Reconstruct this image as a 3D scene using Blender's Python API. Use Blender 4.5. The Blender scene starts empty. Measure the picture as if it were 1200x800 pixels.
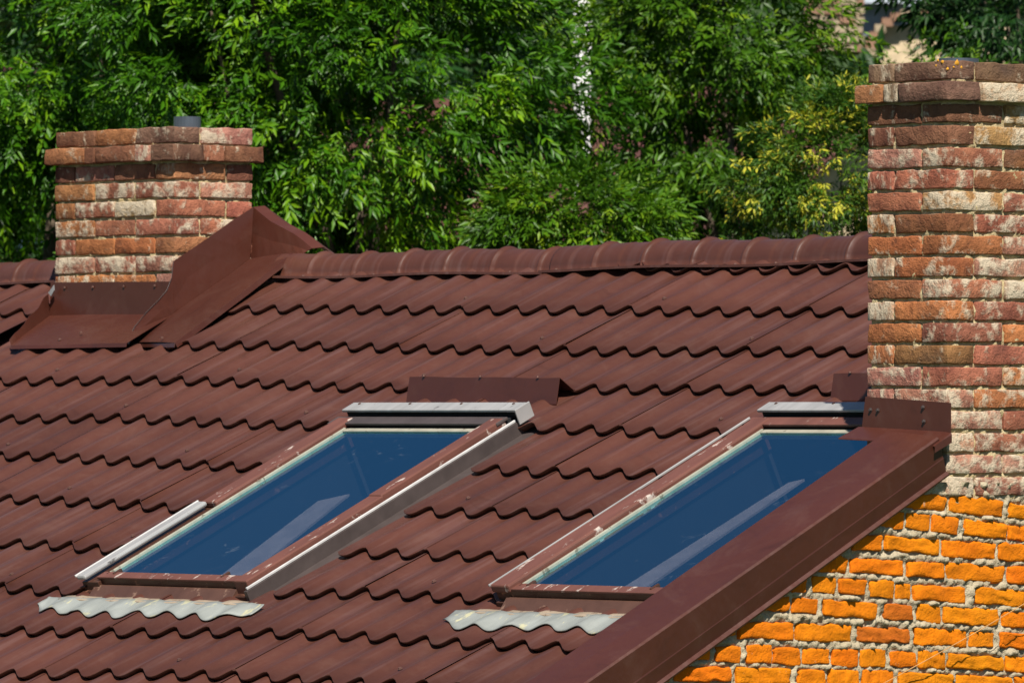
import bpy, bmesh, math, random
import numpy as np
from mathutils import Vector, Matrix, noise

random.seed(7); rng = np.random.default_rng(11)
sc = bpy.context.scene
COL = sc.collection

# ------------------------------------------------------------------ camera, sky, sun, exposure
CAM = Vector((17.0516, -16.2602, -0.9994))
YAW, PIT, ROL, FPX = 0.8692, 0.0122, 0.0033, 8484.5        # measured from the photograph (1200 px wide)
_fw = Vector((-math.sin(YAW)*math.cos(PIT), math.cos(YAW)*math.cos(PIT), math.sin(PIT)))
_r = Vector((math.cos(YAW), math.sin(YAW), 0)); _u = _r.cross(_fw)
_r2 = math.cos(ROL)*_r + math.sin(ROL)*_u; _u2 = -math.sin(ROL)*_r + math.cos(ROL)*_u
cam_d = bpy.data.cameras.new('camera'); cam = bpy.data.objects.new('camera', cam_d); COL.objects.link(cam)
cam_d.sensor_width = 36; cam_d.lens = FPX/1200*36; cam_d.clip_start = .5; cam_d.clip_end = 3000
cam.matrix_world = Matrix(((_r2.x, _u2.x, -_fw.x, CAM.x), (_r2.y, _u2.y, -_fw.y, CAM.y), (_r2.z, _u2.z, -_fw.z, CAM.z), (0, 0, 0, 1)))
cam_d.dof.use_dof = True; cam_d.dof.focus_distance = 24.6; cam_d.dof.aperture_fstop = 11
sc.camera = cam

SUN_AZ, SUN_EL = math.radians(-36), math.radians(50)        # azimuth measured from +X
S = Vector((math.cos(SUN_EL)*math.cos(SUN_AZ), math.cos(SUN_EL)*math.sin(SUN_AZ), math.sin(SUN_EL)))
w = bpy.data.worlds.new('World'); sc.world = w; w.use_nodes = True
nt = w.node_tree; bg = nt.nodes['Background']
sky = nt.nodes.new('ShaderNodeTexSky'); sky.sky_type = 'NISHITA'; sky.sun_disc = False
sky.sun_elevation = SUN_EL; sky.sun_rotation = math.atan2(S.x, S.y); sky.altitude = 600; sky.dust_density = .3; sky.ozone_density = 4.0
nt.links.new(sky.outputs[0], bg.inputs[0]); bg.inputs[1].default_value = .05
sun_d = bpy.data.lights.new('sun', 'SUN'); sun = bpy.data.objects.new('sun', sun_d); COL.objects.link(sun)
sun_d.energy = 5.0; sun_d.angle = math.radians(.5); sun_d.color = (1, .94, .84)
sun.rotation_euler = S.to_track_quat('Z', 'Y').to_euler()
sc.view_settings.view_transform = 'Standard'; sc.view_settings.look = 'None'
sc.view_settings.gamma = 1; sc.view_settings.use_curve_mapping = False; sc.view_settings.exposure = .60

# ------------------------------------------------------------------ surveying helpers
TH = .4486; Z0 = -1.2367; CT, ST, TT = math.cos(TH), math.sin(TH), math.tan(TH)
GROUND = -7.2
def ray(px, py): return _fw + _r2*((px-600)/FPX) - _u2*((py-400)/FPX)
def on_plane(px, py, axis, val):
    d = ray(px, py); return CAM + d*((val-CAM[axis])/d[axis])
def at(px, py, dist): return CAM + ray(px, py)*dist
def RP(X, s, h=0): return Vector((X, s*CT - h*ST, Z0 + s*ST + h*CT))      # roof coordinates to world
def on_roof(px, py, h=0):
    d = ray(px, py); n = Vector((0, -ST, CT)); p0 = RP(0, 0, h)
    P = CAM + d*((p0-CAM).dot(n)/d.dot(n)); v = P - RP(0, 0, 0)
    return P.x, v.y*CT + v.z*ST

# ------------------------------------------------------------------ material helpers
def mat(name): 
    m = bpy.data.materials.new(name); m.use_nodes = True; m.use_transparent_shadow = True
    return m, m.node_tree, m.node_tree.nodes['Principled BSDF']
def N(nt, typ, **kw):
    n = nt.nodes.new(typ)
    for k, v in kw.items():
        if k.startswith('i_'): 
            key = k[2:]; key = int(key) if key.isdigit() else key.replace('_', ' ')
            n.inputs[key].default_value = v
        else: setattr(n, k, v)
    return n
def L(nt, a, b): nt.links.new(a, b)
def ramp(nt, fac, stops, interp='LINEAR'):
    r = nt.nodes.new('ShaderNodeValToRGB'); r.color_ramp.interpolation = interp
    while len(r.color_ramp.elements) < len(stops): r.color_ramp.elements.new(.5)
    for e, (p, c) in zip(r.color_ramp.elements, stops): e.position = p; e.color = (*c, 1) if len(c) == 3 else c
    L(nt, fac, r.inputs[0]); return r.outputs[0]
def mixc(nt, fac, a, b, mode='MIX'):
    m = nt.nodes.new('ShaderNodeMix'); m.data_type = 'RGBA'; m.blend_type = mode
    for sock, v in ((m.inputs[0], fac), (m.inputs[6], a), (m.inputs[7], b)):
        if hasattr(v, 'is_output') or isinstance(v, bpy.types.NodeSocket): L(nt, v, sock)
        elif isinstance(v, (int, float)): sock.default_value = v
        else: sock.default_value = (*v, 1)
    return m.outputs[2]
def math_(nt, op, a, b=None, c=None):
    m = nt.nodes.new('ShaderNodeMath'); m.operation = op
    for i, v in enumerate((a, b, c)):
        if v is None: continue
        if isinstance(v, bpy.types.NodeSocket): L(nt, v, m.inputs[i])
        else: m.inputs[i].default_value = v
    return m.outputs[0]
def coords(nt, rand=False, scale=(1, 1, 1), kind='Object', rot=(0, 0, 0)):
    tc = N(nt, 'ShaderNodeTexCoord'); mp = N(nt, 'ShaderNodeMapping'); mp.inputs['Scale'].default_value = scale; mp.inputs['Rotation'].default_value = rot
    if rand:
        oi = N(nt, 'ShaderNodeObjectInfo'); v = N(nt, 'ShaderNodeVectorMath', operation='ADD')
        k = math_(nt, 'MULTIPLY', oi.outputs['Random'], 37.0); L(nt, tc.outputs[kind], v.inputs[0]); L(nt, k, v.inputs[1]); L(nt, v.outputs[0], mp.inputs[0])
    else: L(nt, tc.outputs[kind], mp.inputs[0])
    return mp.outputs[0]
def noise_(nt, vec, scale, detail=4, rough=.55, dist=0):
    n = N(nt, 'ShaderNodeTexNoise'); n.inputs['Scale'].default_value = scale; n.inputs['Detail'].default_value = detail
    n.inputs['Roughness'].default_value = rough; n.inputs['Distortion'].default_value = dist
    L(nt, vec, n.inputs['Vector']); return n.outputs[0]
def bump(nt, b, height, strength=.5, dist=.003):
    n = N(nt, 'ShaderNodeBump'); n.inputs['Strength'].default_value = strength; n.inputs['Distance'].default_value = dist
    L(nt, height, n.inputs['Height']); L(nt, n.outputs[0], b.inputs['Normal'])

def brown_metal(name, base, rough=.42, streak=True, spec=.35):
    m, t, b = mat(name)
    v = coords(t); n1 = noise_(t, v, 1.7, 5); n2 = noise_(t, v, 38, 4, .6)
    c = mixc(t, ramp(t, n1, [(.3, (0, 0, 0)), (.7, (1, 1, 1))]), [x*.86 for x in base], [min(1, x*1.12) for x in base])
    if streak:   # rain streaks and dust running down the slope
        vs = coords(t, scale=(26, 1.1, 1.1)); n3 = noise_(t, vs, 1.0, 3, .6)
        c = mixc(t, ramp(t, n3, [(.52, (0, 0, 0)), (.8, (.34, .34, .34))]), c, (.17, .105, .10))
        n4 = noise_(t, v, 95, 2, .5); c = mixc(t, ramp(t, n4, [(.72, (0, 0, 0)), (.80, (.5, .5, .5))]), c, (.05, .025, .02))
    oi = N(t, 'ShaderNodeObjectInfo'); vr = math_(t, 'MULTIPLY_ADD', oi.outputs['Random'], .20, .90)
    cc = N(t, 'ShaderNodeCombineColor'); [L(t, vr, cc.inputs[q]) for q in range(3)]
    c = mixc(t, 1.0, c, cc.outputs[0], 'MULTIPLY')
    n6 = noise_(t, coords(t, scale=(1.0, 1.0, 1.0)), 4.2, 6, .72, .8)      # dried dust and grime patches
    c = mixc(t, ramp(t, n6, [(.52, (0, 0, 0)), (.70, (.16, .16, .16))]), c, (.15, .085, .065))
    c = mixc(t, ramp(t, n6, [(.28, (.45, .45, .45)), (.44, (0, 0, 0))]), c, [x*.45 for x in base])
    L(t, c, b.inputs['Base Color'])
    L(t, ramp(t, n2, [(.2, (rough-.08,)*3), (.8, (rough+.12,)*3)]), b.inputs['Roughness'])
    b.inputs['Specular IOR Level'].default_value = spec
    bump(t, b, math_(t, 'ADD', math_(t, 'ADD', n1, math_(t, 'MULTIPLY', noise_(t, v, 7, 2), .25)), math_(t, 'MULTIPLY', n2, .03)), .45, .014)
    return m
M = {}
M['tile'] = brown_metal('tile_metal', (.078, .0270, .0175), .40, spec=.42)
M['trim'] = brown_metal('trim_metal', (.064, .0180, .0108), .38, streak=False, spec=.5)

def brick_mat(name, wash_col, dirt=.5, bscale=1.0, lo=(.52, .46, .46), hi=(1.30, 1.32, 1.2)):
    m, t, b = mat(name)
    oi = N(t, 'ShaderNodeObjectInfo')
    v = coords(t, rand=True)
    n1 = noise_(t, v, 9, 5, .6); n2 = noise_(t, v, 42, 5, .65); n3 = noise_(t, v, 17, 6, .66, .15); n4 = noise_(t, v, 160, 3, .6); n5 = noise_(t, v, 6, 3)
    base = oi.outputs['Color']
    c = mixc(t, ramp(t, n1, [(.3, (0, 0, 0)), (.72, (1, 1, 1))]), mixc(t, 1.0, base, lo, 'MULTIPLY'), mixc(t, 1.0, base, hi, 'MULTIPLY'))
    c = mixc(t, ramp(t, n2, [(.28, (dirt, dirt, dirt)), (.46, (0, 0, 0))]), c, (.045, .026, .02))
    c = mixc(t, ramp(t, n5, [(.6, (0, 0, 0)), (.75, (.55*dirt*2,)*3)]), c, (.06, .04, .035))
    al = math_(t, 'SUBTRACT', 1.0, oi.outputs['Alpha'])      # alpha 1 = clean brick, 0 = thickly limed
    thr = math_(t, 'SUBTRACT', n3, math_(t, 'MULTIPLY_ADD', al, -.42, .73))
    wm = math_(t, 'MULTIPLY', thr, 6.5); wm = math_(t, 'MINIMUM', math_(t, 'MAXIMUM', wm, 0.0), .9)
    wc = mixc(t, n2, wash_col, [x*.72 for x in wash_col])
    c = mixc(t, wm, c, wc)
    L(t, c, b.inputs['Base Color']); b.inputs['Roughness'].default_value = .9; b.inputs['Specular IOR Level'].default_value = .15
    h = math_(t, 'ADD', math_(t, 'MULTIPLY', n2, 1.0), math_(t, 'MULTIPLY', n4, .35)); h = math_(t, 'ADD', h, math_(t, 'MULTIPLY', wm, .25))
    bump(t, b, h, .9, .010*bscale)
    return m
M['brick'] = brick_mat('old_brick', (.62, .52, .38))
M['brick_orange'] = brick_mat('orange_brick', (.66, .56, .40), .10, .7, (.84, .76, .7), (1.10, 1.12, 1.0))

def mortar_mat(name, c0, c1):
    m, t, b = mat(name)
    v = coords(t); n1 = noise_(t, v, 14, 5, .6); n2 = noise_(t, v, 85, 5, .65); n3 = noise_(t, v, 260, 2)
    c = mixc(t, ramp(t, n1, [(.3, (0, 0, 0)), (.7, (1, 1, 1))]), c0, c1)
    c = mixc(t, ramp(t, n2, [(.3, (.5, .5, .5)), (.5, (0, 0, 0))]), c, [x*.5 for x in c0])
    L(t, c, b.inputs['Base Color']); b.inputs['Roughness'].default_value = .95; b.inputs['Specular IOR Level'].default_value = .1
    bump(t, b, math_(t, 'ADD', n2, math_(t, 'MULTIPLY', n3, .4)), .9, .008)
    return m
M['mortar'] = mortar_mat('lime_mortar', (.43, .33, .17), (.55, .45, .27))
M['mortar_gable'] = mortar_mat('cement_mortar', (.33, .27, .18), (.50, .43, .30))

def simple(name, col, rough=.5, metal=0, fleck=None, fs=60, thr=.58, spec=.4, stretch=(1, 1, 1)):
    m, t, b = mat(name); v = coords(t, scale=stretch)
    n1 = noise_(t, v, 12, 5); c = mixc(t, ramp(t, n1, [(.25, (0, 0, 0)), (.75, (1, 1, 1))]), [x*.75 for x in col], [min(1, x*1.2) for x in col])
    if fleck:
        n2 = noise_(t, v, fs, 5, .65); c = mixc(t, ramp(t, n2, [(thr, (0, 0, 0)), (thr+.05, (.9, .9, .9))]), c, fleck)
    L(t, c, b.inputs['Base Color']); b.inputs['Roughness'].default_value = rough; b.inputs['Metallic'].default_value = metal; b.inputs['Specular IOR Level'].default_value = spec
    return m
M['rail'] = simple('weathered_red_paint', (.135, .052, .038), .5, fleck=(.48, .40, .35), fs=26, thr=.60, stretch=(1, .35, .35))
M['rail_dark'] = simple('brown_paint_and_shade', (.06, .026, .017), .35, fleck=(.22, .10, .06), fs=22, thr=.6)  # brown paint, also the shade painted onto the bottom bar's front face
M['ledge'] = simple('worn_bronze_ledge', (.085, .042, .030), .38, fleck=(.2, .12, .085), fs=14, thr=.6)
M['alu'] = simple('weathered_aluminium', (.36, .355, .35), .45, .25, fleck=(.10, .09, .085), fs=26, thr=.64, stretch=(1.5, .3, .3))
M['alu_grey'] = simple('grey_brown_aluminium', (.072, .056, .053), .45, .15, fleck=(.3, .28, .27), fs=40, thr=.72)
M['alu_bright'] = simple('bright_edge_aluminium', (.55, .54, .53), .4, .1)
M['gasket'] = simple('cream_gasket', (.30, .28, .22), .6, fleck=(.12, .10, .07), fs=25, thr=.6)
M['tan_ledge'] = simple('tan_flashing', (.30, .235, .17), .6, fleck=(.16, .11, .08), fs=20, thr=.58)
M['lead'] = simple('pale_lead_sheet', (.235, .25, .235), .5, fleck=(.40, .38, .24), fs=11, thr=.58, stretch=(1.8, .5, .5))
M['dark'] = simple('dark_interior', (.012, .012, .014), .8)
M['steel'] = simple('dark_steel_pipe', (.16, .18, .21), .28, .8)
M['screw'] = simple('zinc_screw', (.14, .07, .055), .5, .3)
M['reflection_tone'] = simple('painted_reflection', (.26, .21, .20), .7)  # pale tone of the reflection streak put under the panes
M['render'] = simple('grey_house_render', (.30, .29, .27), .9)
M['wire'] = simple('tan_wire', (.5, .27, .10), .5)

m, t, b = mat('roof_window_glass')      # coated pane: mirror-like at a low angle, dark room behind
out = t.nodes['Material Output']; t.nodes.remove(b)
tr = N(t, 'ShaderNodeBsdfTransparent'); tr.inputs[0].default_value = (.80, .84, .88, 1)
gl = N(t, 'ShaderNodeBsdfGlossy'); gl.inputs['Roughness'].default_value = .03; gl.inputs[0].default_value = (.25, .78, 1, 1)
lw = N(t, 'ShaderNodeLayerWeight'); lw.inputs[0].default_value = .5
frs = math_(t, 'MULTIPLY_ADD', math_(t, 'POWER', lw.outputs['Facing'], 4.0), .62, .38)      # coated double pane: same from both sides
dv = coords(t); dn = noise_(t, dv, 9, 6, .75, 1.2); dn2 = noise_(t, dv, 2.2, 3)
df = N(t, 'ShaderNodeBsdfDiffuse'); df.inputs[0].default_value = (.5, .55, .6, 1)
mx = N(t, 'ShaderNodeMixShader'); L(t, frs, mx.inputs[0]); L(t, tr.outputs[0], mx.inputs[1]); L(t, gl.outputs[0], mx.inputs[2])
mx2 = N(t, 'ShaderNodeMixShader')
dust = math_(t, 'MULTIPLY', ramp(t, dn, [(.60, (0, 0, 0)), (.78, (.16, .16, .16))]), ramp(t, dn2, [(.48, (0, 0, 0)), (.62, (1, 1, 1))]))
dust = math_(t, 'ADD', dust, .004)
L(t, dust, mx2.inputs[0]); L(t, mx.outputs[0], mx2.inputs[1]); L(t, df.outputs[0], mx2.inputs[2]); L(t, mx2.outputs[0], out.inputs[0])
M['glass'] = m
m, t, b = mat('pane_underside'); t.nodes.remove(b); tr = N(t, 'ShaderNodeBsdfTransparent'); tr.inputs[0].default_value = (.96, .97, .98, 1); L(t, tr.outputs[0], t.nodes['Material Output'].inputs[0]); M['glass_under'] = m

def leaf_mat(name, dark, mid, light, trans=.35):
    m, t, b = mat(name); out = t.nodes['Material Output']
    a = N(t, 'ShaderNodeAttribute'); a.attribute_name = 'tone'
    c = ramp(t, a.outputs['Fac'], [(0, dark), (.55, mid), (1, light)])
    L(t, c, b.inputs['Base Color']); b.inputs['Roughness'].default_value = .42; b.inputs['Specular IOR Level'].default_value = .25
    tl = N(t, 'ShaderNodeBsdfTranslucent'); L(t, mixc(t, 1.0, c, (1.3, 1.5, .5), 'MULTIPLY'), tl.inputs[0])
    mx = N(t, 'ShaderNodeMixShader'); mx.inputs[0].default_value = trans; L(t, b.outputs[0], mx.inputs[1]); L(t, tl.outputs[0], mx.inputs[2]); L(t, mx.outputs[0], out.inputs[0])
    return m
M['leaf'] = leaf_mat('ash_leaf', (.008, .036, .001), (.042, .135, .0025), (.15, .28, .005), .22)
M['leaf2'] = leaf_mat('pale_ash_leaf', (.017, .055, .002), (.058, .145, .005), (.17, .26, .008), .24)
M['leaf_y'] = leaf_mat('linden_leaf', (.018, .062, .007), (.065, .135, .010), (.42, .40, .035), .2)
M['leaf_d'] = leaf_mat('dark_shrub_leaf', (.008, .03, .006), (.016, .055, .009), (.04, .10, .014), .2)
M['bark'] = simple('bark', (.10, .075, .05), .9, fleck=(.04, .03, .02), fs=30, thr=.55)
M['grass'] = simple('dark_meadow', (.03, .06, .012), .95)
M['stone'] = simple('pale_stone', (.34, .27, .18), .9, fleck=(.16, .11, .075), fs=8, thr=.56)
M['blue_wall'] = simple('grey_blue_wall', (.20, .23, .27), .9)
M['pale_wall'] = simple('pale_blue_wall', (.50, .56, .64), .9)
M['cream_wall'] = simple('cream_wall', (.55, .43, .28), .9)
M['white'] = simple('white_paint', (.58, .58, .56), .6)
M['far_tile'] = simple('far_brown_roof', (.105, .043, .035), .6)
M['far_brick'] = simple('far_brick', (.25, .14, .09), .9)
M['win'] = simple('far_window', (.03, .035, .045), .15)

# ------------------------------------------------------------------ object helpers
def link(o, parent=None):
    COL.objects.link(o)
    if parent is not None:
        o.parent = parent
        o.matrix_parent_inverse = WORLD_OF.get(parent.name, Matrix.Identity(4)).inverted()
    return o
WORLD_OF = {}
def meshobj(name, verts, faces, m, parent=None, smooth=False, thick=0, bevel=0, smooth_angle=None):
    me = bpy.data.meshes.new(name); me.from_pydata([tuple(v) for v in verts], [], faces); me.materials.append(m); me.update()
    if smooth: me.polygons.foreach_set('use_smooth', [True]*len(me.polygons))
    o = bpy.data.objects.new(name, me); link(o, parent)
    if thick:
        md = o.modifiers.new('solid', 'SOLIDIFY'); md.thickness = abs(thick); md.offset = 1 if thick < 0 else -1
    if bevel:
        md = o.modifiers.new('bev', 'BEVEL'); md.width = bevel; md.segments = 2; md.limit_method = 'ANGLE'
    return o
def empty(name, loc, label, cat, group=None):
    o = bpy.data.objects.new(name, None); COL.objects.link(o); o.location = loc; WORLD_OF[o.name] = Matrix.Translation(loc)
    o['label'] = label; o['category'] = cat
    if group: o['group'] = group
    return o
def box_pts(f, a, b):     # 8 corners from a mapping f(u,v,w)
    P = [f(*(a[i] if not (k >> i) & 1 else b[i] for i in range(3))) for k in range(8)]
    F = [(0, 2, 3, 1), (4, 5, 7, 6), (0, 1, 5, 4), (2, 6, 7, 3), (0, 4, 6, 2), (1, 3, 7, 5)]
    return P, F
def rbox(name, X0, X1, s0, s1, h0, h1, m, parent, bevel=.002):     # box in roof coordinates
    P, F = box_pts(RP, (X0, s0, h0), (X1, s1, h1)); return meshobj(name, P, F, m, parent, bevel=bevel)
def wbox(name, a, b, m, parent, bevel=0):
    P, F = box_pts(lambda x, y, z: Vector((x, y, z)), a, b); return meshobj(name, P, F, m, parent, bevel=bevel)
def grid_faces(nu, nv, off=0):
    return [(off+i*nv+j, off+(i+1)*nv+j, off+(i+1)*nv+j+1, off+i*nv+j+1) for i in range(nu-1) for j in range(nv-1)]
def tube(name, pts, r, m, parent, seg=8, taper=1.0, cap=True):
    V, F = [], []; n = len(pts)
    for i, p in enumerate(pts):
        p = Vector(p); d = (Vector(pts[min(i+1, n-1)])-Vector(pts[max(i-1, 0)])).normalized()
        a = d.orthogonal().normalized(); bb = d.cross(a); rr = r*(1+(taper-1)*i/max(1, n-1))
        for k in range(seg): V.append(p + (a*math.cos(2*math.pi*k/seg)+bb*math.sin(2*math.pi*k/seg))*rr)
    for i in range(n-1):
        for k in range(seg): F.append((i*seg+k, i*seg+(k+1) % seg, (i+1)*seg+(k+1) % seg, (i+1)*seg+k))
    if cap: F.append(tuple(range(seg))[::-1]); F.append(tuple(range((n-1)*seg, n*seg)))
    return meshobj(name, V, F, m, parent, smooth=True)

# ================================================================== SETTING
def terrain():
    n = 61; V = []
    for i in range(n):
        for j in range(n):
            x = -600+1200*i/(n-1); y = -600+1200*j/(n-1)
            d = -x*.76+y*.65                      # distance into the view
            z = GROUND + max(0, min(1, (d-70)/140))**1.3*26 + noise.noise((x*.01, y*.01, 0))*(.0 if d < 60 else 2.0)
            V.append((x, y, z))
    o = meshobj('ground', V, grid_faces(n, n), M['grass'], smooth=True); o['kind'] = 'structure'
terrain()

# ================================================================== THE HOUSE
XR, XL = -.012, -9.4                    # gable plane, far end
RIDGE_Y = 1.80; EAVE_S = -2.75
house = empty('brick_house', (-4.0, 1.8, GROUND), 'brick house with brown metal tile roof, two roof windows and brick chimneys', 'house')

NR = Vector((0, -ST, CT))
# ---- tile courses: slope position of each step edge, surveyed along the roof
ROWS = [
 [(-9.5, 2.0), (-4.2, 1.99), (-3.2, 1.88), (-2.1, 1.845), (-.1, 1.80)],
 [(-9.5, 1.60), (-5.14, 1.583), (-4.11, 1.543), (-3.29, 1.521), (-2.1, 1.478), (-.1, 1.44)],
 [(-9.5, 1.26), (-6.5, 1.262), (-4.8, 1.238), (-4.1, 1.199), (-3.1, 1.164), (-1.62, 1.138), (-.1, 1.12)],
 [(-9.5, .91), (-6.16, .924), (-5.17, .927), (-4.81, .912), (-4.09, .859), (-2.62, .838), (-1.5, .823), (-.1, .81)],
 [(-9.5, .57), (-5.82, .585), (-5.17, .595), (-4.26, .54), (-3.6, .52), (-2.47, .51), (-1.95, .483), (-.1, .47)],
 [(-9.5, .24), (-5.32, .247), (-5.17, .251), (-3.89, .173), (-2.47, .177), (-2.1, .153), (-.1, .15)],
 [(-9.5, -.1), (-4.78, -.12), (-3.89, -.168), (-2.46, -.16), (-1.5, -.161), (-.1, -.16)],
 [(-9.5, -.46), (-4.4, -.481), (-3.87, -.506), (-2.46, -.495), (-1.5, -.483), (-.1, -.49)],
 [(-9.5, -.8), (-4.05, -.833), (-3.7, -.846), (-2.49, -.801), (-2.1, -.788), (-1.54, -.803), (-.1, -.82)],
 [(-9.5, -1.18), (-3.71, -1.158), (-3.23, -1.147), (-2.49, -1.103), (-1.87, -1.091), (-1.2, -1.118), (-.1, -1.13)],
 [(-9.5, -1.5), (-3.24, -1.474), (-2.66, -1.427), (-2.05, -1.411), (-1.24, -1.42), (-.1, -1.44)],
 [(-9.5, -1.82), (-3, -1.76), (-2, -1.735), (-.1, -1.76)],
 [(-9.5, -2.14), (-3, -2.09), (-.1, -2.08)],
 [(-9.5, -2.46), (-3, -2.42), (-.1, -2.41)],
 [(-9.5, -2.76), (-.1, -2.75)]]
def row_s(r, X):
    P = ROWS[r]; return float(np.interp(X, [p[0] for p in P], [p[1] for p in P]))
WAVE = .169; PH = -5.135; WH = .0180; STEP = .0195; ESK = .030
def crest(X):                               # 0 in the trough, 1 on the crest
    u = ((X-PH)/WAVE) % 1.0
    v = .5*u/.40 if u < .40 else .5+.5*(u-.40)/.60      # crests lean towards the gable
    c = .5+.5*math.cos(2*math.pi*v)
    return c**1.2

# the deck under the tiles, with the two window openings left free
SK = [dict(x0=-3.64, x1=-2.665, s0=-.85, s1=.56), dict(x0=-1.372, x1=-.40, s0=-.83, s1=.56)]
dv, df_ = [], []
def deck_rect(x0, x1, s0, s1, h=-.02):
    k = len(dv); dv.extend([RP(x0, s0, h), RP(x1, s0, h), RP(x1, s1, h), RP(x0, s1, h)]); df_.append((k, k+1, k+2, k+3))
ST_R = RIDGE_Y/CT
deck_rect(XL, XR-.02, EAVE_S+.02, -.80); deck_rect(XL, XR-.02, .50, ST_R)
deck_rect(XL, -3.58, -.80, .50); deck_rect(-2.72, -1.31, -.80, .50); deck_rect(-.46, XR-.02, -.80, .50)
k = len(dv)                                  # rear slope
for X in (XL, XR-.02):
    for s_ in (ST_R, -2.75):
        p = RP(X, s_, -.02); dv.append(Vector((p.x, 2*RIDGE_Y-p.y, p.z)))
df_.append((k, k+1, k+3, k+2))
roof = meshobj('roof', dv, df_, M['far_tile'], house)
roof['label'] = 'brown pressed-metal tile roof with wavy stepped courses'

SEAMS = [-9.4, -8.35, -7.28, -6.23, -5.17, -4.11, -3.115, -2.105, -1.09, -.15]
HOLES = [(-3.615, -2.575), (-1.35, -.10)]; CUT_ROWS = (5, 6, 7, 8)
prng = random.Random(3)
def tile_panel(r, xa, xb, lift_l, lift_r, ds, cut_l=False, cut_r=False):
    n = max(2, int(round((xb-xa)/WAVE*10))); V = []
    X = [xa+(xb-xa)*i/n for i in range(n+1)]
    nv = 6
    for i, x in enumerate(X):
        c = crest(x); e0 = row_s(r, x)+ds - ESK*(1-c)
        e1 = (row_s(r-1, x) if r > 0 else ST_R-.01) - ESK*(1-c) + .012
        u = i/n
        lift = lift_r*max(0, (u-.72)/.28)**2 + lift_l*max(0, (.2-u)/.2)**2
        base = c*WH
        if cut_l: base += .010*max(0, 1-(x-xa)/.03)*-1
        row = [(e0+.022, -.006+base), (e0+.010, base+STEP*.35), (e0+.0005, base+STEP-.0045), (e0+.0015, base+STEP-.0005), ((e0+e1)/2, base+STEP*.45+.0005), (e1, base-.001)]
        V += [RP(x, s_, h_+ .012 + lift*(1-.5*max(0, min(1, (s_-e0)/(e1-e0))))) for s_, h_ in row]
    F = grid_faces(n+1, nv)
    o = meshobj('tile_panel', V, F, M['tile'], roof, smooth=True)
    return o
for r in range(len(ROWS)):
    for a, b_ in zip(SEAMS[:-1], SEAMS[1:]):
        segs = [(a, b_)]
        if r <= 2:
            segs = [q for q in ((a, min(b_, -6.85)), (max(a, -5.62), b_)) if q[1]-q[0] > .02]
        if r in CUT_ROWS:
            for (h0, h1) in HOLES:
                out_ = []
                for (p, q_) in segs:
                    if q_ <= h0 or p >= h1: out_.append((p, q_)); continue
                    if p < h0: out_.append((p, h0))
                    if q_ > h1: out_.append((h1, q_))
                segs = out_
        for (p, q_) in segs:
            if q_-p < .02: continue
            edge_r = abs(q_-b_) < 1e-6
            tile_panel(r, p, q_+(.012 if edge_r else 0), 0, prng.choice([.0008, .0015, .003, .0055]) if edge_r else 0, prng.uniform(-.004, .004), cut_l=abs(p-a) > 1e-6)

# screws in the troughs
def hexscrew(P, nrm, parent, r=.007, h=.006, m=None, name='screw'):
    a = nrm.orthogonal().normalized(); bb = nrm.cross(a); V = []
    for z_, rr in ((0, r*1.35), (h*.3, r*1.35), (h*.32, r), (h, r*.85)):
        for k in range(6): V.append(P+nrm*z_+(a*math.cos(k*math.pi/3)+bb*math.sin(k*math.pi/3))*rr)
    F = [(i*6+k, i*6+(k+1) % 6, (i+1)*6+(k+1) % 6, (i+1)*6+k) for i in range(3) for k in range(6)]+[tuple(range(18, 24))]
    return meshobj(name, V, F, m or M['screw'], parent)
for r in range(1, 12):
    for k in range(-24, 32):
        X = PH + (k+.5)*WAVE
        if not (-8.5 < X < -.3) or (k*5+r*3) % 7 not in (0,) : continue
        if prng.random() < .15: continue
        if r in CUT_ROWS and any(h0-.05 < X < h1+.05 for h0, h1 in HOLES): continue
        s_ = row_s(r, X)+.10
        if r <= 2 and -6.9 < X < -5.5: continue
        if any(h0-.05 < X < h1+.05 for h0, h1 in HOLES) and -1.15 < s_ < .62: continue
        hexscrew(RP(X, s_, .012+STEP*.8), NR, roof)

# ---- ridge caps
def ridge_cap(x0, x1, lift0, lift1, phase, r0=.088):
    n = int((x1-x0)/.008); prof = []
    for k in range(15):
        a = math.pi*k/14; prof.append((-math.cos(a), math.sin(a)))
    V = []; nv = len(prof)+4
    for i in range(n+1):
        x = x0+(x1-x0)*i/n; u = ((x-phase)/.283) % 1.0
        rib = math.exp(-((u-.5)/.032)**2)*.013
        lf = lift0+(lift1-lift0)*(i/n) + .004*math.sin(x*5.1)
        R = r0+rib+.003*(u)
        zc = -.382+lf
        V.append((x, RIDGE_Y-.151, zc-.017)); V.append((x, RIDGE_Y-.150, zc-.008))
        for (cy, sz) in prof: V.append((x, RIDGE_Y+cy*R*1.02, zc-.006+sz*R))
        V.append((x, RIDGE_Y+.149, zc-.022)); V.append((x, RIDGE_Y+.150, zc-.034))
    o = meshobj('ridge_cap', V, grid_faces(n+1, nv), M['tile'], roof, smooth=True)
    for pi_, pl in enumerate(o.data.polygons):
        if pi_ % (nv-1) in (0, 1, nv-3, nv-2): pl.use_smooth = False
    md = o.modifiers.new('solid', 'SOLIDIFY'); md.thickness = .002; md.offset = -1
    for k in range(int((x1-x0)/.21)):
        hexscrew(Vector((x0+.06+k*.21+prng.uniform(-.02, .02), RIDGE_Y-.125, -.392+lift0+(lift1-lift0)*k*.21/(x1-x0))), Vector((0, -.2, 1)).normalized(), o, .006, .005)
ridge_cap(-9.4, -6.76, 0, 0, .05)
ridge_cap(-5.72, -3.97, .0, -.003, .05)
ridge_cap(-3.99, -.30, .003, .018, .09, .092)

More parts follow.
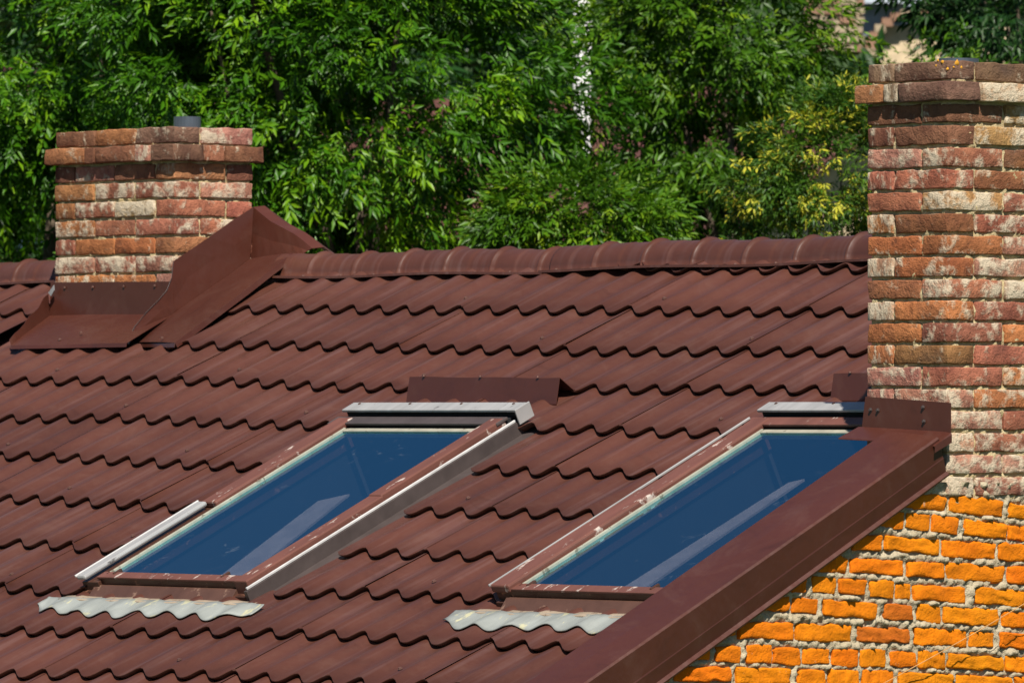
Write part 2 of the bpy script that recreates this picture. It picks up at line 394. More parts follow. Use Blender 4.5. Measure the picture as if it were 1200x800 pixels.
# ---- roof windows
def tile_h(r, X, s_):
    c = crest(X); e0 = row_s(r, X)-ESK*(1-c); e1 = row_s(r-1, X)-ESK*(1-c)+.012
    return .012+c*WH+STEP*(1-max(0, min(1, (s_-e0)/(e1-e0))))
def skylight(i, label):
    g = SK[i]; x0, x1, s0, s1 = g['x0'], g['x1'], g['s0'], g['s1']
    # the kerb: shaft walls standing through the deck (dark inside)
    V, F = [], []
    a0, a1, b0, b1 = x0+.09, x1-.09, -.80, .43
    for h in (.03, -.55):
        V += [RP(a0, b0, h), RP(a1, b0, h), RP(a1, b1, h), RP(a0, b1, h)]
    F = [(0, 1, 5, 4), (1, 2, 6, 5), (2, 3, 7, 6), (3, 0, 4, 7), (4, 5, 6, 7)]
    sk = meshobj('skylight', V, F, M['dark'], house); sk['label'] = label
    gx0, gx1, gs0, gs1 = x0+.118, x1-.105, -.78, .385
    rbox('pane', gx0-.01, gx1+.01, gs0-.01, gs1+.01, .058, .066, M['glass_under'], sk, 0)
    pn = sk.children[-1]; pn.data.materials.append(M['glass']); zs = [sum((pn.data.vertices[v_].co for v_ in pl.vertices), Vector()).dot(NR) for pl in pn.data.polygons]; pn.data.polygons[zs.index(max(zs))].material_index = 1
    # sash bars round the pane
    rbox('gasket', gx0-.011, gx0, gs0-.02, gs1+.02, .045, .076, M['gasket'], sk)
    rbox('gasket', gx0, gx1, gs1, gs1+.024, .045, .072, M['gasket'], sk)
    rbox('gasket', gx1, gx1+.008, gs0, gs1, .045, .071, M['dark'], sk)
    mid = -.24 if i == 0 else -.10
    # left rail cladding in two lengths over a dark base
    rbox('rail_base', x0+.006, gx0-.018, s0+.012, s1-.09, -.01, .062, M['rail_dark'], sk, .002)
    if i == 0: rbox('rail', x0-.002, x0+.050, s0, mid, .0725, .092, M['alu'], sk, .008)
    else: rbox('rail', x0, gx0-.022, s0, mid, .0625, .092, M['rail'], sk, .007)
    rbox('rail', x0+.010, gx0-.022, mid-.01 if i else mid+.002, s1-.09, .0625, .088, M['rail'], sk, .007)
    rbox('rail_edge', x0-.003, x0+.004, s0-.003, s1-.10 if i else mid, .086, .0945, M['alu'] if i else M['alu_bright'], sk, .002)
    # right rail
    rbox('rail', gx1+.008, x1-.022, s0+.02, mid+.09, .02, .080, M['rail'], sk, .005)
    rbox('rail', gx1+.010, x1-.024, mid+.08, s1-.09, .02, .085, M['rail'], sk, .005)
    rbox('rail_edge', x1-.012, x1-.004, s0, s1-.06, .0545, .064, M['alu_bright'], sk, .002)
    rbox('side_panel', x1-.016, x1+.002, s0-.01, s1-.02, -.01, .054, M['alu_grey'], sk, .001)
    rbox('gutter', x1+.002, x1+.13, s0-.03, s1+.04, -.012, .006, M['alu_grey'], sk, .001)
    # head: hood in two steps
    rbox('hood', x0-.01, x1-.02, .424, .482, .072, .084, M['alu_grey'] if i == 0 else M['rail'], sk, .003)
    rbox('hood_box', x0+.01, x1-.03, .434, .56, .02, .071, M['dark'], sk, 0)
    rbox('hood', x0+.0, x1+.01, .500, .565, .091, .102, M['alu'], sk, .003)
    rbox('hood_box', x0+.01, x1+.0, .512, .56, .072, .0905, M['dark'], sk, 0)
    rbox('hood_end', x1+.0101, x1+.017, .495, .57, .045, .103, M['alu'], sk, .002)
    rbox('head_flashing', x0-.01, x1+.03, .565, .66, -.005, .02, M['alu_grey'], sk, .001)
    for k in range(4): hexscrew(RP(x0+.05+k*(x1-x0-.1)/3, .55, .102), NR, sk, .005, .003, M['rail_dark'])
    # foot: bottom bar, its front face with the shade painted dark, stepped ledge
    rbox('bottom_bar', gx0-.035, gx1+.008, gs0-.044, gs0, .067, .076, M['rail'], sk, .002)
    rbox('bottom_bar_face', gx0-.030, gx1+.006, gs0-.041, gs0-.020, .030, .0668, M['rail_dark'], sk, .001)
    Pr = [(gs0-.044, -.01), (gs0-.044, .046), (gs0-.052, .047), (gs0-.098, .021), (gs0-.104, .012), (gs0-.104, -.01)]; n = len(Pr)
    V = [RP(x, a_, b2) for x in (x0+.066, gx1+.012) for a_, b2 in Pr]
    meshobj('ledge', V, [tuple(range(n))[::-1], tuple(range(n, 2*n))]+[(q, (q+1) % n, n+(q+1) % n, n+q) for q in range(n)], M['ledge'], sk, bevel=.0015)
    rbox('corner_block', x0+.006, x0+.066, s0-.004, s0+.05, -.01, .030, M['rail_dark'], sk, .003)
    rbox('corner_block', gx1+.016, x1-.02, s0-.004, s0+.05, -.01, .030, M['rail_dark'], sk, .003)
    for cx in (gx0+.03, gx1-.10): rbox('clip', cx, cx+.012, gs0-.02, gs0+.02, .066, .080, M['rail_dark'], sk, .003)
    # sill sheet dressed over the tiles below
    V = []
    n = 36; e0 = gs0-.100
    for k in range(n+1):
        x = x0-.045+(x1-x0+.13)*k/n; wv = .003*noise.noise((x*9, i*5, 0))
        for s_, h_ in ((e0, .020), (e0-.004, .026), (e0-.042, .034), (e0-.046, .031)): V.append(RP(x, s_+wv*1.5, h_+wv))
    meshobj('sill_sheet', V, grid_faces(n+1, 4), M['tan_ledge'], sk, True, thick=.003)
    V = []; n = 130; xa, xb = x0-.115, x1+.150
    for k in range(n+1):
        x = xa+(xb-xa)*k/n; c = crest(x); fade = max(.1, min(1, (x-xa)/.07, (xb-x)/.09))
        for j in range(6):
            v = j/5; s_ = e0-.032-v*(.108+.010*math.sin(x*9)+.012*noise.noise((x*16, i*7, 0)))*(.45+.55*fade)-.012*(1-c)*v
            press = min(1, v*1.8); h_ = (.031+.004*c)*(1-press)+(tile_h(9, x, s_)+.004)*press+.0022*noise.noise((x*34, v*4, i))*(1-.4*v)
            V.append(RP(x, s_, h_+.001))
    meshobj('lead_apron', V, grid_faces(n+1, 6), M['lead'], sk, True, thick=.004)
    # added slanted strip under the pane, standing in for a pale reflection
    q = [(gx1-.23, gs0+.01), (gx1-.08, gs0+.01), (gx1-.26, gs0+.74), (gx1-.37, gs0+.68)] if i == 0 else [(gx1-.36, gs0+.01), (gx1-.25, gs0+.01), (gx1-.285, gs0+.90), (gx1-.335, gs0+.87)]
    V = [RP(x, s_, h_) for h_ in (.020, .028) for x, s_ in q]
    meshobj('reflection_strip', V, [(3, 2, 1, 0), (4, 5, 6, 7), (0, 1, 5, 4), (1, 2, 6, 5), (2, 3, 7, 6), (3, 0, 4, 7)], M['reflection_tone'], sk)
    return sk
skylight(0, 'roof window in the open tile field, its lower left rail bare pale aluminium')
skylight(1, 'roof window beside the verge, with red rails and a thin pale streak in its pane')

# ---- bent-sheet deflectors above the windows
def deflector(px0, px1, label=None, x_right=None):
    xa, s_ = on_roof(*px0, .03); xb, s2 = on_roof(*px1, .03)
    if x_right: xb = x_right; s2 = s_
    a = RP(xa, s_, .022); b_ = RP(xb, s2, .022)
    up = Vector((0, .012, .094)); back = Vector((0, .115, .045))
    prof = [Vector((0, 0, -.02)), Vector((0, -.004, 0)), up, up+Vector((0, .004, -.001)), Vector((0, .078, .052)), Vector((0, .13, .056))]
    V = []
    n = 12
    for k in range(n+1):
        u = k/n
        for p in prof: V.append(a.lerp(b_, u)+p+Vector((.0, .0, .0015*math.sin(k*1.1))))
    o = meshobj('deflector_sheet', V, grid_faces(n+1, len(prof)), M['trim'], house, thick=.002)
    for k in range(3): hexscrew(a.lerp(b_, .1+.38*k)+Vector((0, .01, .095)), Vector((0, 0, 1)), o, .005, .006)
deflector((476, 469), (652, 471))
deflector((973, 467), (1010, 467), x_right=-.42)

# ---- verge: boxed parapet cap along the gable
XO, XI, XLIP = .034, -.205, .020
def verge():
    ss = np.linspace(EAVE_S, .030, 16); V = []
    for s_ in ss:
        ho = .226+s_*.0205; hi = .246+s_*.026; hl = .094+s_*.0375
        nz = .0012*math.sin(s_*7)
        fx = lambda t_: XO+(XLIP-.008-XO)*t_           # the fascia leans in towards the wall
        V += [RP(XI-.004, s_, .0), RP(XI, s_, hi-.004), RP(XI+.006, s_, hi), RP((XI+XO)/2, s_, (hi+ho)/2+.002+nz), RP(XO-.006, s_, ho), RP(XO, s_, ho-.005),
              RP(fx(.52), s_, hl+.060+nz), RP(fx(.55)+.0012, s_, hl+.056), RP(fx(.95)+nz, s_, hl+.009), RP(XLIP+.004, s_, hl), RP(XLIP+.002, s_, hl-.004), RP(.002, s_, hl-.002)]
    o = meshobj('verge_trim', V, grid_faces(len(ss), 12), M['trim'], house)
    md = o.modifiers.new('solid', 'SOLIDIFY'); md.thickness = .002; md.offset = -1
    o['label'] = 'smooth brown metal verge boxing along the gable edge'
    return o
vt = verge()
# flashing where the verge meets the chimney: upstand, flange, screws
yF = -.016
meshobj('upstand', [(-.372, yF, -.886), (.034, yF, -.907), (.034, yF, -1.03), (-.39, yF, -1.0)], [(0, 3, 2, 1)], M['trim'], vt, thick=.002)
V = []
for x, z in ((-.40, -.985), (-.2, -.992), (.0, -1.0), (.039, -1.004)):
    V += [Vector((x, yF-.003, z)), Vector((x-.012, yF-.055, z-.026)), Vector((x-.016, yF-.078, z-.037)), Vector((x-.016, yF-.080, z-.041))]
V += [Vector((.043, yF-.003, -1.010)), Vector((.044, yF-.055, -1.033)), Vector((.044, yF-.078, -1.046)), Vector((.044, yF-.080, -1.05))]
V += [Vector((.043, yF-.003, -1.036)), Vector((.044, yF-.055, -1.058)), Vector((.044, yF-.078, -1.068)), Vector((.044, yF-.080, -1.07))]
meshobj('flange', V, grid_faces(6, 4), M['trim'], vt, thick=-.002)
for p in ((1020.5, 480), (1029, 480.5), (1082, 477), (1083, 493.5)): hexscrew(on_plane(*p, 1, yF-.001), Vector((0, -1, 0)), vt, .0055, .007, M['alu_grey'])

# ---- brick pieces
def brick_mesh(i, r=.007, jit=.0022, l=.25, d=.12, h=.0625, nl=0, nh=0):
    ax = [np.array([-l/2, -l/2+r, -l*.32, -l*.16, 0, l*.17, l*.33, l/2-r, l/2]), np.array([-d/2, -d/2+r, -d*.12, d*.14, d/2-r, d/2]), np.array([-h/2, -h/2+r, 0, h/2-r, h/2])]
    if nl: ax[0] = np.concatenate([[-l/2], np.linspace(-l/2+r, l/2-r, nl), [l/2]]); ax[2] = np.concatenate([[-h/2], np.linspace(-h/2+r, h/2-r, nh), [h/2]])
    V, F, idx = [], [], {}
    hf = np.array([l/2, d/2, h/2])-r
    def vid(p):
        k = tuple(np.round(p, 5))
        if k not in idx:
            idx[k] = len(V); q = np.clip(p, -hf, hf); dd = p-q; nn = np.linalg.norm(dd)
            p2 = q+dd/nn*r if nn > 1e-9 else p
            j = noise.noise_vector(Vector(p2)*23+Vector((i*7.3, i*3.1, 0)))*jit*1.7 + noise.noise_vector(Vector(p2)*62+Vector((i*2.3, 5, i)))*jit*1.2
            V.append(tuple(np.array(p2)+np.array(j)))
        return idx[k]
    for a in range(3):
        b_, c = [(1, 2), (2, 0), (0, 1)][a]
        for sgn in (0, -1):
            for m_ in range(len(ax[b_])-1):
                for n_ in range(len(ax[c])-1):
                    q = []
                    for (u, v) in ((m_, n_), (m_+1, n_), (m_+1, n_+1), (m_, n_+1)):
                        p = np.zeros(3); p[a] = ax[a][sgn]; p[b_] = ax[b_][u]; p[c] = ax[c][v]; q.append(vid(p))
                    F.append(tuple(q if sgn == -1 else q[::-1]))
    me = bpy.data.meshes.new('brick'); me.from_pydata(V, [], F); me.update()
    me.polygons.foreach_set('use_smooth', [True]*len(F))
    return me
BM = [brick_mesh(i, .0042, .0026) for i in range(11)]
BO = [brick_mesh(i+20, .006, .0046, .25, .12, .0575, 11, 6) for i in range(12)]
for me in BM: me.materials.append(M['brick'])
for me in BO: me.materials.append(M['brick_orange'])
brng = random.Random(5)
def brick(parent, cx, cy, cz, lx, ly, lz, col, alpha, lib=BM, jit=1.0, name='brick'):
    o = bpy.data.objects.new(name, brng.choice(lib)); link(o, parent)
    L0, D0, H0 = (.25, .12, .0625) if lib is BM else (.25, .12, .0575)
    flip = brng.choice((0, math.pi))
    if lx >= ly: rz, sx, sy = flip, lx/L0, ly/D0
    else: rz, sx, sy = math.pi/2+flip, ly/L0, lx/D0
    o.rotation_euler = (brng.uniform(-.012, .012)*jit, brng.uniform(-.010, .010)*jit, rz+brng.uniform(-.010, .010)*jit)
    o.location = (cx, cy, cz); o.scale = (sx, sy, lz/H0)
    o.color = (*col, alpha); return o
PAL = {  # base colour, lime wash (1 clean .. 0 heavy)
 'b': ((.150, .068, .044), .80), 'B': ((.105, .066, .050), .74), 'r': ((.27, .098, .064), .68), 'o': ((.35, .125, .048), .74), 'p': ((.32, .15, .115), .54),
 'w': ((.38, .22, .15), .30), 'y': ((.34, .21, .085), .36), 'g': ((.16, .12, .08), .50), 'R': ((.28, .10, .065), .50), 'O': ((.37, .145, .055), .52), 'k': ((.12, .052, .036), .84), 'u': ((.24, .11, .048), .74), 'm': ((.34, .16, .115), .44)}
def pcol(ch):
    c, a = PAL[ch]; c = [.8*x+.2*m_ for x, m_ in zip(c, (.29, .115, .068))]; f = brng.uniform(.98, 1.30); return tuple(min(1, x*f*brng.uniform(.94, 1.06)) for x in c), max(0, min(1, a-.11+brng.uniform(-.10, .08)))

def mortar_core(name, x0, x1, y0, y1, z0, z1, parent, m, amp=.005, res=.011, seed=0):
    """closed block whose front (-Y) and right (+X) faces are lumpy"""
    V, F = [], []
    def face(n1, n2, f, nrm):
        k = len(V)
        for i in range(n1+1):
            for j in range(n2+1):
                p = f(i/n1, j/n2); e = 0 if (i in (0, n1) or j in (0, n2)) else 1
                V.append(p+nrm*e*(amp*1.3*noise.noise(p*38+Vector((seed, 0, 0)))+amp*noise.noise(p*95)))
        F.extend([tuple(q) for q in grid_faces(n1+1, n2+1, k)])
    nx, ny, nz = int((x1-x0)/res), int((y1-y0)/res), int((z1-z0)/res)
    face(nx, nz, lambda u, v: Vector((x0+(x1-x0)*u, y0, z0+(z1-z0)*v)), Vector((0, -1, 0)))
    face(ny, nz, lambda u, v: Vector((x1, y0+(y1-y0)*u, z0+(z1-z0)*v)), Vector((1, 0, 0)))
    k = len(V); V.extend([Vector(p) for p in ((x0, y0, z0), (x1, y0, z0), (x1, y1, z0), (x0, y1, z0), (x0, y0, z1), (x1, y0, z1), (x1, y1, z1), (x0, y1, z1))])
    F += [(k+4, k+5, k+6, k+7), (k, k+3, k+2, k+1), (k+3, k+7, k+6, k+2), (k, k+4, k+7, k+3)]
    return meshobj(name, V, F, m, parent, smooth=True)

def chimney(x1, y0, zt, W, Dp, p, k, courses, label, seed, bottom):
    """x1,y0: front right corner; zt: joint below the third course; courses: strings 'front|right' from the third course down"""
    core = mortar_core('chimney', x1-W+.010, x1-.010, y0+.010, y0+Dp-.006, bottom, zt+2.85*p, house, M['mortar'], .0085, .010, seed)
    core['label'] = label
    Bl, Bh, J = .25*k, .12*k, .010*k; lz = p-.0105
    def lay(z, flist, rlist, xo=0, fd=Bh, jog=0):
        """flist: lengths from the left end of the front face, last one is the corner brick (len, depth); rlist: lengths behind the corner"""
        x = x1-W-xo
        for (ln, ch) in flist[:-1]:
            c, a = pcol(ch); brick(core, x+ln/2, y0-xo+fd/2+brng.uniform(-.003, .0015), z, ln, fd, lz*brng.uniform(.96, 1.02), c, a); x += ln+J
        (ln, dp, ch) = flist[-1]; c, a = pcol(ch)
        lnx = x1+xo-x
        brick(core, x+lnx/2, y0-xo+dp/2+brng.uniform(-.002, .001), z, lnx, dp, lz*brng.uniform(.97, 1.02), c, a)
        y = y0-xo+dp+J
        for (ln, ch) in rlist:
            c, a = pcol(ch); brick(core, x1+xo-Bh/2+brng.uniform(-.0015, .003), y+ln/2, z, Bh, ln, lz*brng.uniform(.96, 1.02), c, a); y += ln+J
    return core, lay, Bl, Bh, J

# right-hand chimney at the gable
P1 = .0714
core1, lay, Bl, Bh, J = chimney(0, 0, 0, .38, .64, P1, 1.0, None, 'tall brick chimney rising from the gable end, lime-stained, with lichen on top', 3, -1.30)
z = lambda n: -(n-3)*P1+P1/2          # centre of course n (course 3 stands on the joint at height 0)
o_ = .031
lay(z(1)-.004, [(Bh, 'g'), (Bl, Bh, 'B')], [(.245, 'B'), (.245, 'B')], 0.0)
lay(z(2)-.001, [(.125, 'u'), (.062, 'g'), (.235, Bh+.03, 'B')], [(.25, 'w'), (.25, 'g')], o_, Bh+.03)
C1 = {3: ('b', 'b', 'y', 'y'), 4: ('b', 'b', 'y', 'y'), 5: ('p', 'R', 'u', 'y'), 6: ('r', 'R', 'u', 'R'), 7: ('r', 'y', 'R', 'R'), 8: ('O', 'u', 'R', 'R'), 9: ('o', 'o', 'm', 'R'), 10: ('w', 'o', 'm', 'm'),
      11: ('u', 'R', 'w', 'R'), 12: ('w', 'O', 'r', 'R'), 13: ('o', 'r', 'o', 'o'), 14: ('O', 'u', 'r', 'R'), 15: ('p', 'r', 'O', 'p'), 16: ('p', 'm', 'O', 'w'), 17: ('m', 'm', 'r', 'm'), 18: ('R', 'w', 'R', 'm'),
      19: ('m', 'm', 'w', 'R'), 20: ('w', 'w', 'm', 'w')}
for n, q in C1.items():
    if n % 2: lay(z(n), [(Bl, q[0]), (Bh, Bl, q[1])], [(Bl, q[2]), (Bh, q[3])])
    else: lay(z(n), [(Bh, q[0]), (Bl, Bh, q[1])], [(Bl, q[2]), (Bl, q[3])])
def cap_slab(core, x0, x1, y0, y1, zz, m):
    V = [(x0, y0, zz), (x1, y0, zz), (x1, y1, zz), (x0, y1, zz), (x0+.08, y0+.08, zz+.022), (x1-.08, y0+.08, zz+.022), (x1-.08, y1-.08, zz+.022), (x0+.08, y1-.08, zz+.022)]
    meshobj('mortar_cap', V, [(0, 1, 5, 4), (1, 2, 6, 5), (2, 3, 7, 6), (3, 0, 4, 7), (4, 5, 6, 7)], m, core)
cap_slab(core1, -.37, -.01, .01, .63, .168, M['mortar'])
def pipe(core, c, r, z0, z1):
    V, F = [], []; n = 24
    for (rr, zz) in ((r, z0), (r, z1), (r-.004, z1), (r-.004, z0)):
        for k in range(n): V.append((c[0]+rr*math.cos(2*math.pi*k/n), c[1]+rr*math.sin(2*math.pi*k/n), zz))
    for i in range(3):
        for k in range(n): F.append((i*n+k, i*n+(k+1) % n, (i+1)*n+(k+1) % n, (i+1)*n+k))
    meshobj('flue_pipe', V, F, M['steel'], core, smooth=False)
pipe(core1, (-.20, .24), .066, .15, .226)
# orange lichen crust on the top course
for (px, py, r) in ((1104, 73, .008), (1097, 77, .006), (1122, 74, .011), (1127, 79, .007), (1111, 81, .006), (1099, 71, .005), (1118, 79, .004)):
    if px < 1111: P = on_plane(px, py, 1, -.001); nn = Vector((0, -1, 0))
    else: P = on_plane(px, py, 0, .001); nn = Vector((1, 0, 0))
    a = nn.orthogonal().normalized(); bb = nn.cross(a); V = [P+nn*.004]
    for k in range(9):
        rr = r*brng.uniform(.6, 1.2); V.append(P+(a*math.cos(k*.698)+bb*math.sin(k*.698))*rr-nn*.002)
    if 'lichen' not in M: M['lichen'] = simple('orange_lichen', (.55, .26, .02), .9)
    meshobj('lichen', V, [(0, 1+k, 1+(k+1) % 9) for k in range(9)], M['lichen'], core1, True)

# left-hand chimney on the ridge
K2 = 1.0407; X1, Y1, ZL = -6.013, 1.455, -.001; P2 = .0714*K2
core2, lay, Bl, Bh, J = chimney(X1, Y1, ZL, .77*K2, .38*K2, P2, K2, None, 'broad low brick chimney on the ridge with a brown metal flashing skirt', 9, -.75)
z = lambda n: ZL-(n-3)*P2+P2/2
lay(z(1)-.004, [(Bl, 'k'), (Bl, 'u'), (Bl, Bh, 'B')], [(Bl, 'p')])
lay(z(2)-.001, [(Bl*1.02, 'u'), (.06, 'k'), (Bl, 'b'), (.09, 'p'), (.1, Bh+.03, 'B')], [(.095, 'r'), (.19, 'b')], .034, Bh+.03)
C2 = {3: 'bpbubb', 4: 'uRRp', 5: 'uRyrrr', 6: 'OrrR', 7: 'roourr', 8: 'mRpm', 9: 'OOOpoo', 10: 'rror', 11: 'rorror'}
for n, q in C2.items():
    if n % 2 == 0: lay(z(n), [(Bl, q[0]), (Bl, q[1]), (Bl, Bh, q[2])], [(Bl, q[3])])
    else: lay(z(n), [(Bh, q[0]), (Bl, q[1]), (Bl, q[2]), (Bh, Bl, q[3])], [(Bh, q[4])])
cap_slab(core2, X1-.79, X1-.01, Y1+.01, Y1+.385, ZL+2.45*P2, M['mortar'])
pp = on_plane(219.5, 145, 1, Y1+.2); pipe(core2, (pp.x, pp.y), .056, ZL+2.5*P2, ZL+3.55*P2)

# ---- flashing skirt of the left chimney
yf = Y1-.013; xs = X1+.014
fl = meshobj('chimney_flashing', [(X1-.815, yf, -.402), (xs, yf, -.409), (xs, yf, -.545), (X1-.82, yf, -.545)], [(0, 3, 2, 1)], M['trim'], house, thick=.002)
fl['label'] = 'brown sheet-metal flashing skirt with a winged side panel at the ridge chimney'
def rpx(px, py, h): X, s_ = on_roof(px, py, h); return RP(X, s_, h)
V = []; n = 12
tl_, tr_ = Vector((X1-.82, yf, -.540)), Vector((xs, yf, -.540)); bl_, br_ = rpx(13, 405, .048), rpx(149, 402.5, .048)
for k in range(n+1):
    u = k/n
    for v in (0, .33, .66, 1): 
        p = tl_.lerp(tr_, u).lerp(bl_.lerp(br_, u), v); V.append(p+NR*(.002*math.sin(5*u+3*v)))
    V.append(bl_.lerp(br_, u)+Vector((0, -.004, -.014)))
meshobj('front_apron', V, grid_faces(n+1, 5), M['trim'], fl, thick=.002)
a, b_ = Vector((X1-.822, yf+.02, -.47)), bl_+Vector((-.004, 0, .002))
V = []
for k in range(9):
    u = k/8; p = Vector((X1-.82, yf, -.542)).lerp(bl_, u); up = .075*(1-u)**1.2+.028
    V += [p, p+Vector((-.018, .004, up*(.9+.1*math.sin(k*2))))]
meshobj('apron_lip', V, grid_faces(9, 2), M['trim'], fl, thick=.002)
# side upstand: one winged sheet
top = [(150.5, 398), (158, 383), (172, 366), (186, 352), (196, 340), (201.5, 326), (203.6, 306), (220, 295), (245, 278), (270, 260), (297, 242.5)]
bot = [(153, 402), (168, 391), (185, 380), (200, 370), (212, 361.5), (224, 353), (236, 345), (250, 335), (265, 325), (280, 314), (293, 304)]
V = []
for a, b_ in zip(top, bot):
    A = on_plane(*a, 0, xs); B = on_plane(*b_, 0, xs)
    for v in (0, .5, 1): V.append(A.lerp(B, v)+Vector((.004*math.sin(v*3.1)*math.sin(a[0]*.05), 0, 0)))
meshobj('side_upstand', V, grid_faces(len(top), 3), M['trim'], fl, thick=-.002)
V = []
outer = [(205, 402), (219, 391.5), (233, 381), (247, 370.5), (261, 360), (275, 349.5), (289, 339), (303, 328), (317, 317), (331, 306.5), (343, 297)]
for i, (a, b_) in enumerate(zip(bot, outer)):
    A = on_plane(*a, 0, xs+.003)
    u = i/10; Xo = -5.50-.16*u; B = on_plane(*b_, 0, Xo)
    for v in (0, .3, .7, 1): V.append(A.lerp(B, v)+NR*(.004*math.sin(v*3.1)))
    V.append(B+NR*-.02+Vector((.004, 0, 0)))
meshobj('side_apron', V, grid_faces(len(outer), 5), M['trim'], fl, thick=.002)
A = on_roof(150, 402, .04)
meshobj('front_hem', [on_plane(153, 402, 0, xs), on_plane(205, 402, 0, -5.50), on_plane(205, 402, 0, -5.50)+Vector((0, -.004, -.016)), on_plane(153, 402, 0, xs)+Vector((0, -.004, -.016))], [(0, 3, 2, 1)], M['trim'], fl, thick=.002)
# saddle behind the stack, meeting the ridge cap
yb = Y1+.41; V = []
for (a, b_) in (((297, 242.5), (293, 304.5)), ((306, 250), (304, 304)), ((317, 259), (316, 304)), ((330, 266), (328, 303)), ((345, 274), (341, 301)), ((357, 283), (350, 299)), ((366, 291), (356, 297))):
    V += [on_plane(*a, 1, yb), on_plane((a[0]+b_[0])/2, (a[1]+b_[1])/2, 1, yb-.006), on_plane(*b_, 1, yb-.02)]
meshobj('saddle', V, grid_faces(7, 3), M['trim'], fl, thick=.002)
V = []
for a in ((297, 242.5), (306, 250), (317, 259), (330, 266), (345, 274), (357, 283), (366, 291)):
    p = on_plane(*a, 1, yb); V += [p, p+Vector((.01, .05, .006)), p+Vector((.01, .30, -.13))]
meshobj('saddle_back', V, grid_faces(7, 3), M['trim'], fl, thick=.002)
tube('bare_edge', [on_plane(a[0]-.5, a[1]-.3, 0, xs+.003) for a in top[:7]], .0011, M['alu_grey'], fl, 5)
meshobj('bent_corner', [on_plane(146, 394, 0, xs+.01), on_plane(153, 399, 0, xs+.01), on_plane(150.5, 403.5, 0, xs+.012), on_plane(148, 402, 0, xs+.01)], [(0, 1, 2, 3)], M['alu_bright'], fl, thick=.002)
meshobj('bent_corner', [on_plane(57, 343, 1, yf-.02), on_plane(63.5, 334, 1, yf-.02), on_plane(64, 340, 1, yf-.022), on_plane(60, 347, 1, yf-.022)], [(0, 1, 2, 3)], M['alu'], fl, thick=.002)
for u in (.12, .35, .6, .85): hexscrew(Vector((X1-.815+.83*u, yf-.002, -.425)), Vector((0, -1, 0)), fl, .005, .004)
for px, py, h in ((40+30, 398, .045), (95, 390, .045), (190, 396, .05), (328, 300, .05)): hexscrew(rpx(px, py, h), NR, fl, .006, .005)

# ---- gable wall of orange brick
GP = [  # surveyed courses: row line (two or more points) and brick extents
 ([(1092, 588.5), (1145, 593.5)], [(1050, 1111.5), (1113.4, 1177), (1182.8, 1246), (1250, 1315)]),
 ([(1076, 611), (1156, 620)], [(1030, 1061), (1063, 1092), (1093.5, 1123.7), (1131, 1181), (1183, 1215), (1219, 1284)]),
 ([(1018, 635.5), (1136, 643.5)], [(1000, 1034.5), (1037.5, 1103.5), (1105, 1169), (1171, 1232), (1236, 1300)]),
 ([(980, 661), (1145, 671)], [(955, 994.5), (997, 1061.5), (1063.5, 1109), (1110.5, 1179), (1181.5, 1246), (1250, 1310)]),
 ([(967, 685.5), (1173, 699.5)], [(929, 945.5), (953, 982), (984, 1016), (1021, 1049), (1050.5, 1069.5), (1070.5, 1134), (1144, 1205), (1209, 1270)]),
 ([(945, 710), (1140, 722), (1200, 727)], [(890, 927), (930, 960), (966, 1029), (1037.5, 1069.5), (1076, 1105.5), (1106.5, 1172), (1174.5, 1238), (1242, 1300)]),
 ([(898, 738), (1100, 746), (1200, 751.5)], [(850, 862), (866, 931), (933, 1000), (1005, 1068), (1072.5, 1136), (1137.5, 1166), (1172.5, 1236), (1240, 1300)]),
 ([(855, 765), (1145, 775), (1200, 779)], [(808, 833), (840, 868.6), (876, 905), (907, 939.5), (941.5, 974), (977, 1007.5), (1009, 1039.5), (1044.5, 1075), (1077, 1110), (1112, 1177), (1179.5, 1243), (1247, 1300)]),
 ([(825, 789.5), (1085, 797), (1200, 802)], [(765, 789), (792, 858), (863, 928), (936, 969), (971, 1008.5), (1011, 1049), (1054, 1117.5), (1121, 1186), (1190, 1252)])]
for n in range(3):    # courses just below the frame
    d = 26*(n+1); xs_ = 700-42*n; e = []
    while xs_ < 1260:
        ln = random.choice((64, 64, 31)); e.append((xs_, xs_+ln)); xs_ += ln+4
    GP.append(([(825, 789.5+d), (1085, 797+d), (1200, 802+d)], e))
def interp_line(P, x):
    xs_ = [p[0] for p in P]; ys_ = [p[1] for p in P]
    if x < xs_[0] or x > xs_[-1]:
        m_ = (ys_[-1]-ys_[0])/(xs_[-1]-xs_[0]); return ys_[0]+m_*(x-xs_[0]) if x < xs_[0] else ys_[-1]+m_*(x-xs_[-1])
    return float(np.interp(x, xs_, ys_))
bricks_yz = []
for line, ext in GP:
    for (a, b_) in ext:
        A = on_plane(a, interp_line(line, a), 0, 0); B = on_plane(b_, interp_line(line, b_), 0, 0); bricks_yz.append((A, B))
